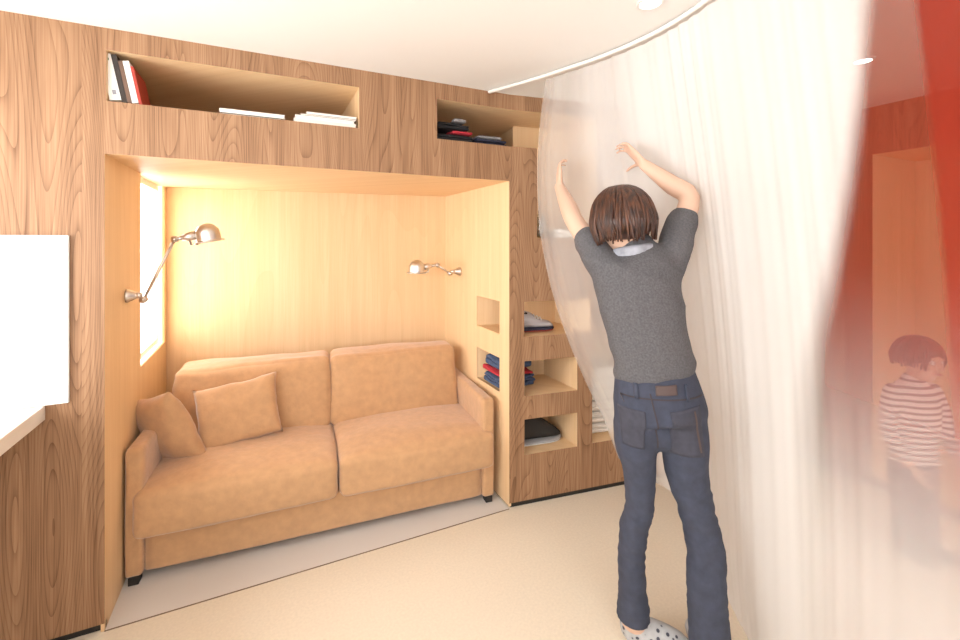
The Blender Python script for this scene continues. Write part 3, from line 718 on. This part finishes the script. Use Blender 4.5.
def person(label, J, mats, scale, name='person'):
    """J holds world-space rows for every body region; skin is one mesh, clothes are children of it"""
    side, fwd = J['side'], J['fwd']
    bm = bmesh.new()
    for rows in J['body']: loft(bm, spline(rows, 3), side, 18)
    hc = J['head']; k = scale; hu = J['hup'].normalized(); hf = J['hfwd'].normalized(); hs = hf.cross(hu).normalized(); hf = hu.cross(hs).normalized()
    HM = Matrix((hs, hf, hu)).transposed()
    def hp(x, y, z): return hc+HM @ Vector((x, y, z))*k
    def ell(c, r):
        b = bmesh.new(); bmesh.ops.create_uvsphere(b, u_segments=20, v_segments=14, radius=1)
        mp = {v: bm.verts.new(hc+HM @ (Vector((v.co.x*r[0], v.co.y*r[1], v.co.z*r[2]))+Vector(c))*k) for v in b.verts}
        for fc in b.faces: bm.faces.new([mp[v] for v in fc.verts])
        b.free()
    ell((0, -.008, .022), (.074, .092, .088)); ell((0, .022, -.035), (.060, .066, .072)); ell((0, .045, -.082), (.030, .032, .024))
    loft(bm, [(hp(0, .086, .012), .008*k, .008*k), (hp(0, .102, -.018), .011*k, .011*k), (hp(0, .104, -.028), .016*k, .011*k)], hs, 10)
    for sg in (-1, 1): ell((sg*.074, -.005, -.015), (.010, .018, .031)); ell((sg*.034, .072, -.022), (.022, .016, .018)); ell((sg*.034, .083, .020), (.020, .008, .006))
    ell((0, .083, -.056), (.026, .013, .012))
    for h in J['hands']: hand(bm, *h)
    body = fuse(name, bm, mats['skin'], .0065*J.get('vox', 1), None, 3)
    tag(body, label, 'person')
    for sg in (-1, 1):
        b = bmesh.new(); sphere(b, hp(sg*.034, .080, 0), .0125*k); e = link_mesh('eye', b, M['eye'], body, True)
        b = bmesh.new(); sphere(b, hp(sg*.034, .0895, 0), .006*k, n=10); link_mesh('iris', b, M['iris'], e, True)
    b = bmesh.new(); loft(b, [(hp(-.022, .090, -.056), .003*k, .003*k), (hp(0, .0985, -.057), .006*k, .005*k), (hp(.022, .090, -.056), .003*k, .003*k)], hu, 10); link_mesh('lips', b, M['lip'], body, True)
    # hair: a shaped cap and locks that run from the crown down
    b = bmesh.new(); bmesh.ops.create_uvsphere(b, u_segments=40, v_segments=26, radius=1)
    hl = J['hair_len']
    for v in b.verts:
        x, y, z = v.co; a = math.atan2(x, y)
        face = max(0, math.cos(a))**1.2                      # thinner and shorter over the face
        R = Vector((.103, .118, .108))*J.get('hair_w', 1)
        zz = z*R.z if z > 0 else z*(hl-(hl-.02)*face*.96)
        flare = 1+J.get('flare', .06)*(1 if z < 0 else 0)*(1-face)
        taper = (1-max(0, -z)**6*.45)
        p = Vector((x*R.x*flare*taper*(1 if z > -.95 else .8), y*R.y*flare*taper, zz+.022))
        if z < 0 and abs(z) < 1:
            c = math.sqrt(max(0, 1-z*z)); c = max(c, .001); fill = min(1, (c**.35))/c
            p.x *= fill; p.y = p.y*fill
        p.y = min(p.y, .082+.03*max(0, p.z-.02)/.1)
        ridge = .004*math.sin(a*23+3*z)+.003*math.sin(a*41+z*5)
        p.x *= 1+ridge*6; p.y *= 1+ridge*5
        v.co = hc+HM @ (p-Vector((0, .006, 0)))*k
    cap = link_mesh('hair', b, mats['hair'], body, True)
    b = bmesh.new()
    for i in range(J.get('locks', 150)):
        a = random.uniform(.75, 2*math.pi-.75); ln = random.uniform(.75, 1.12)*hl
        a0 = a+random.uniform(-.3, .3); pts = []
        for q in range(8):
            f = q/7
            th_ = f*1.45
            if f < .62:
                g = f/.62*math.pi/2; rr = math.sin(g); zz = .022+.113*math.cos(g)
            else: rr = 1.05-.10*((f-.62)/.38)**2; zz = .022-(f-.62)/.38*ln
            aa = a0+(a-a0)*f
            hw = J.get('hair_w', 1); pts.append(hp(math.sin(aa)*.106*rr*hw, math.cos(aa)*.121*rr*hw-.006, zz*hw))
        w = random.uniform(.004, .008)*k
        loft(b, spline([(p, w*(1 if 0 < i_ < 6 else .45), w*.6) for i_, p in enumerate(pts)], 2), hs, 6, caps=False)
    link_mesh('hair_locks', b, mats['hair'], cap, True)
    out = {}
    for key, rows_list, vox in J['clothes']:
        bm = bmesh.new()
        for rows in rows_list: loft(bm, spline(rows, 3), side, 20, flat_end=len(rows) > 7)
        out[key] = fuse(key, bm, mats[key], vox, body, 3)
    return body, out

Rv = Vector((FY, -FX, 0)); Fv = Vector((FX, FY, 0))
def rows(*r): return [(W(a, b, c), p, q) for a, b, c, p, q in r]
torso = rows((.625, 1.60, 1.045, .146, .104), (.615, 1.60, 1.10, .137, .100), (.596, 1.605, 1.20, .143, .104), (.578, 1.61, 1.30, .150, .107), (.566, 1.61, 1.38, .158, .100), (.568, 1.61, 1.435, .142, .078), (.560, 1.61, 1.475, .070, .055))
shL, elL, haL = (.452, 1.62, 1.415), (.372, 1.745, 1.575), (.345, 1.93, 1.735)
shR, elR, haR = (.690, 1.62, 1.425), (.775, 1.645, 1.66), (.640, 1.74, 1.80)
def mid(a, b, f): return tuple(x+(y-x)*f for x, y in zip(a, b))
def rr(p, a, b=None): return (W(*p), a, b or a)
def shrink(r, k): return [(c, a*k, b*k) for c, a, b in r]
legL = rows((.570, 1.60, .86, .082, .090), (.560, 1.60, .78, .076, .083), (.574, 1.61, .69, .057, .066), (.582, 1.62, .54, .047, .052), (.568, 1.645, .44, .048, .054), (.563, 1.655, .30, .046, .050), (.571, 1.66, .18, .050, .052), (.572, 1.66, .098, .062, .064))
legR = rows((.715, 1.59, .86, .086, .094), (.728, 1.58, .78, .079, .086), (.730, 1.575, .69, .070, .072), (.768, 1.565, .53, .058, .058), (.788, 1.555, .42, .061, .058), (.784, 1.54, .30, .062, .058), (.786, 1.525, .15, .064, .060), (.790, 1.52, .06, .070, .068))
pelvis = rows((.622, 1.60, 1.045, .136, .100), (.632, 1.60, .98, .150, .112), (.643, 1.598, .91, .160, .122), (.648, 1.595, .86, .156, .118), (.648, 1.59, .84, .11, .085))
W_ = {'side': Rv, 'fwd': Fv, 'head': W(.515, 1.61, 1.565), 'hup': W(-.10, .05, 1), 'hfwd': W(-.15, 1, .12), 'hair_len': .085,
 'body': [shrink(torso, .88), shrink(pelvis, .9), shrink(legL, .8), shrink(legR, .8),
  [rr((.562, 1.61, 1.43), .05, .05), rr((.535, 1.61, 1.50), .045, .045), rr((.522, 1.61, 1.54), .045, .045)],
  [rr(shL, .048), rr(mid(shL, elL, .5), .042), rr(elL, .036), rr(mid(elL, haL, .35), .036), rr(haL, .023, .020)],
  [rr(shR, .048), rr(mid(shR, elR, .5), .042), rr(elR, .036), rr(mid(elR, haR, .35), .036), rr(haR, .023, .020)],
  [rr((.575, 1.66, .06), .03, .034), rr((.64, 1.645, .05), .034, .032), rr((.70, 1.63, .035), .036, .022), rr((.735, 1.62, .03), .03, .016)],
  [rr((.79, 1.50, .06), .03, .034), rr((.80, 1.57, .05), .034, .03), rr((.815, 1.65, .035), .036, .022), rr((.82, 1.69, .03), .03, .016)]],
 'hands': [(W(*haL), W(.03, .25, .75)-W(0, 0, 0), Rv, W(.3, .6, .1), .92, .75), (W(*haR), W(-.35, .35, .55), -Rv+Fv*.3, W(-.5, .2, -.6), .92, .75)],
 'clothes': [('sweater', [torso, [rr((.545, 1.61, 1.36), .085, .075), rr(shL, .062, .060), rr(mid(shL, elL, .3), .055), rr(mid(shL, elL, .55), .050)],
    [rr((.60, 1.61, 1.36), .085, .075), rr(shR, .064, .060), rr(mid(shR, elR, .35), .056), rr(mid(shR, elR, .65), .051)]], .008),
   ('jeans', [pelvis, legL, legR], .008)]}
wm = {'skin': M['skin'], 'hair': M['hair'], 'sweater': M['sweater'], 'jeans': M['jeans']}
woman, cl = person('person from behind in charcoal sweater and slate jeans reaching up to pull the white curtain', W_, wm, 1.0)
# details of the clothes
def crease(o, amp, sx, sz, z0=-9, z1=9):
    for v in o.data.vertices:
        if not z0 < v.co.z < z1: continue
        k = min(1, (v.co.z-z0)/.08, (z1-v.co.z)/.08)
        q = v.co; n = noise.noise(Vector((q.x*sx, q.y*sx, q.z*sz+q.x*sx*.6)))
        v.co = q+v.normal*amp*k*(1-abs(n)*2.4)
crease(cl['jeans'], .0045, 5, 24, .05, .68); crease(cl['jeans'], .003, 9, 9, .6, 1.0)
crease(cl['sweater'], .005, 7, 11)
bm = bmesh.new(); ring = []
for k in range(25):
    a = 2*math.pi*k/24; ring.append((W(.552, 1.61, 1.462)+Rv*.066*math.cos(a)+Fv*.058*math.sin(a)+Vector((0, 0, .012*math.sin(a+2.2))), .020, .012))
loft(bm, ring, Vector((0, 0, 1)), 10, caps=False); link_mesh('shirt_collar', bm, M['collar'], woman, True)
J_ = cl['jeans']; back_d = Fv
def jp(px, py, d=1.5):                                     # a spot on her back seen from the doorway
    return W((px-480)/445*d, d, 1.5-(py-241)/445*d)
D0 = 1.48
def quad(l, d_, pts): return [W(a, D0, h) for a, h in pts]
patch('pocket', J_, quad(0, 0, [(.632, .930), (.745, .945), (.755, .775), (.655, .770)]), Fv, M['pocket'], J_)
patch('pocket', J_, quad(0, 0, [(.487, .925), (.555, .925), (.560, .790), (.497, .795)]), Fv, M['pocket'], J_)
patch('leather_patch', J_, quad(0, 0, [(.590, 1.012), (.660, 1.016), (.660, .985), (.590, .981)]), Fv, M['leather'], J_, off=.006)
for l in (.525, .690): patch('belt_loop', J_, quad(0, 0, [(l, 1.015), (l+.011, 1.015), (l+.012, .965), (l+.001, .965)]), Fv, M['jeans'], J_, off=.009, n=4)
patch('yoke_seam', J_, quad(0, 0, [(.480, .968), (.770, .972), (.770, .968), (.480, .964)]), Fv, M['seam'], J_, off=.003, n=24)
patch('centre_seam', J_, quad(0, 0, [(.571, .985), (.575, .985), (.612, .79), (.608, .79)]), Fv, M['seam'], J_, off=.003, n=24)
patch('pocket_seam', J_, quad(0, 0, [(.715, .93), (.722, .93), (.745, .79), (.738, .79)]), Fv, M['leather'], J_, off=.006, n=12)
for pts in (((.570, 1.665, .055), (.61, 1.655, .052), (.67, 1.64, .045), (.72, 1.625, .036), (.750, 1.617, .030)), ((.790, 1.50, .055), (.80, 1.56, .052), (.81, 1.63, .042), (.82, 1.69, .034), (.823, 1.71, .028))):
    ank = W(pts[0][0], pts[0][1]+.004, .13)
    bm = bmesh.new(); loft(bm, [(W(pts[0][0], pts[0][1]+.008, .05), .042, .044), (ank, .041, .043)], Rv, 14); rws = [rr(p, w, h) for p, w, h in zip(pts, (.036, .040, .043, .040, .026), (.052, .050, .042, .034, .024))]
    b = spline(rws, 3)
    loft(bm, b, Vector((0, 0, 1)).cross(W(*pts[-1])-W(*pts[0])), 16)
    link_mesh('sock', bm, M['sock'], woman, True)

# the child on the far side of the curtain
c0 = Vector((2.815, 1.02, 0)); cs = Vector((.93, -.37, 0)).normalized(); cf = Vector((-.37, -.93, 0)).normalized()   # faces the room
def C(s, f, h): return c0+cs*s+cf*f+Vector((0, 0, h))
def crow(*r): return [(C(a, b, c), p, q) for a, b, c, p, q in r]
ct = crow((0, 0, .44, .105, .075), (0, 0, .52, .108, .078), (0, .005, .62, .112, .082), (0, .005, .72, .116, .080), (0, 0, .79, .105, .062), (0, 0, .825, .05, .045))
cp = crow((0, 0, .46, .10, .075), (0, 0, .40, .105, .08), (0, 0, .34, .095, .075))
cl1 = crow((-.045, 0, .37, .058, .065), (-.047, .005, .26, .052, .056), (-.045, .0, .15, .046, .05), (-.042, 0, .055, .05, .052))
cl2 = crow((.045, 0, .37, .058, .065), (.047, .01, .26, .052, .056), (.05, .015, .15, .046, .05), (.055, .015, .055, .05, .052))
def arm_rows(sg): return crow((sg*.095, 0, .775, .042, .045), (sg*.135, .01, .68, .036, .038), (sg*.150, .03, .585, .032, .034), (sg*.135, .075, .50, .028, .028))
K_ = {'side': cs, 'fwd': cf, 'head': C(.01, .02, .935), 'hup': cs*.10+Vector((0, 0, 1)), 'hfwd': cf+cs*.15+Vector((0, 0, -.30)), 'hair_len': .065, 'hair_w': .93, 'flare': -.06, 'locks': 90, 'vox': .85,
 'body': [shrink(ct, .88), shrink(cp, .9), shrink(cl1, .8), shrink(cl2, .8), [(C(0, 0, .80), .035, .035), (C(.005, .01, .87), .034, .034)]]
   + [[(c, a*.8, b*.8) for c, a, b in arm_rows(sg)]+[(C(sg*.118, .105, .465), .018, .016)] for sg in (-1, 1)],
 'hands': [(C(sg*.118, .105, .465), cf*.5-Vector((0, 0, .8))-cs*sg*.2, -cs*sg, cf, .62, .45) for sg in (-1, 1)],
 'clothes': [('shirt', [ct]+[arm_rows(sg) for sg in (-1, 1)], .008), ('trousers', [cp, cl1, cl2], .008)]}
child, ccl = person('small child in striped shirt and dark trousers standing behind the red curtain', K_, {'skin': M['skin'], 'hair': M['child_hair'], 'shirt': M['stripes'], 'trousers': M['trouser']}, .88)
for a in (((-.042, -.02, .03), (-.035, .05, .028), (-.02, .11, .02)), ((.055, -.01, .03), (.085, .05, .028), (.125, .105, .02))):
    bm = bmesh.new(); loft(bm, spline([(C(*a[0]), .032, .03), (C(*a[1]), .036, .028), (C(*a[2]), .028, .018)], 3), cs, 14); link_mesh('shoe', bm, M['child_shoe'], child, True)

# ------------------------------------------------------------------ light and camera
w = bpy.data.worlds.new('daylight'); scene.world = w; w.use_nodes = True
bg = w.node_tree.nodes['Background']; bg.inputs[0].default_value = (.985, .985, .985, 1); bg.inputs[1].default_value = 6.5
cam = bpy.data.cameras.new('camera'); co = bpy.data.objects.new('camera', cam); COL.objects.link(co)
co.location = (0, 0, 1.5); co.rotation_euler = (rad(90), 0, -YAW)
cam.sensor_width = 36; cam.lens = 445/960*36; cam.shift_y = -(320-241)/960; cam.clip_start = .05
scene.camera = co
scene.view_settings.view_transform = 'Standard'; scene.view_settings.look = 'None'
scene.view_settings.gamma = 1; scene.view_settings.use_curve_mapping = False
scene.view_settings.exposure = .55
for o in bpy.data.objects:
    if '_world' in o: del o['_world']
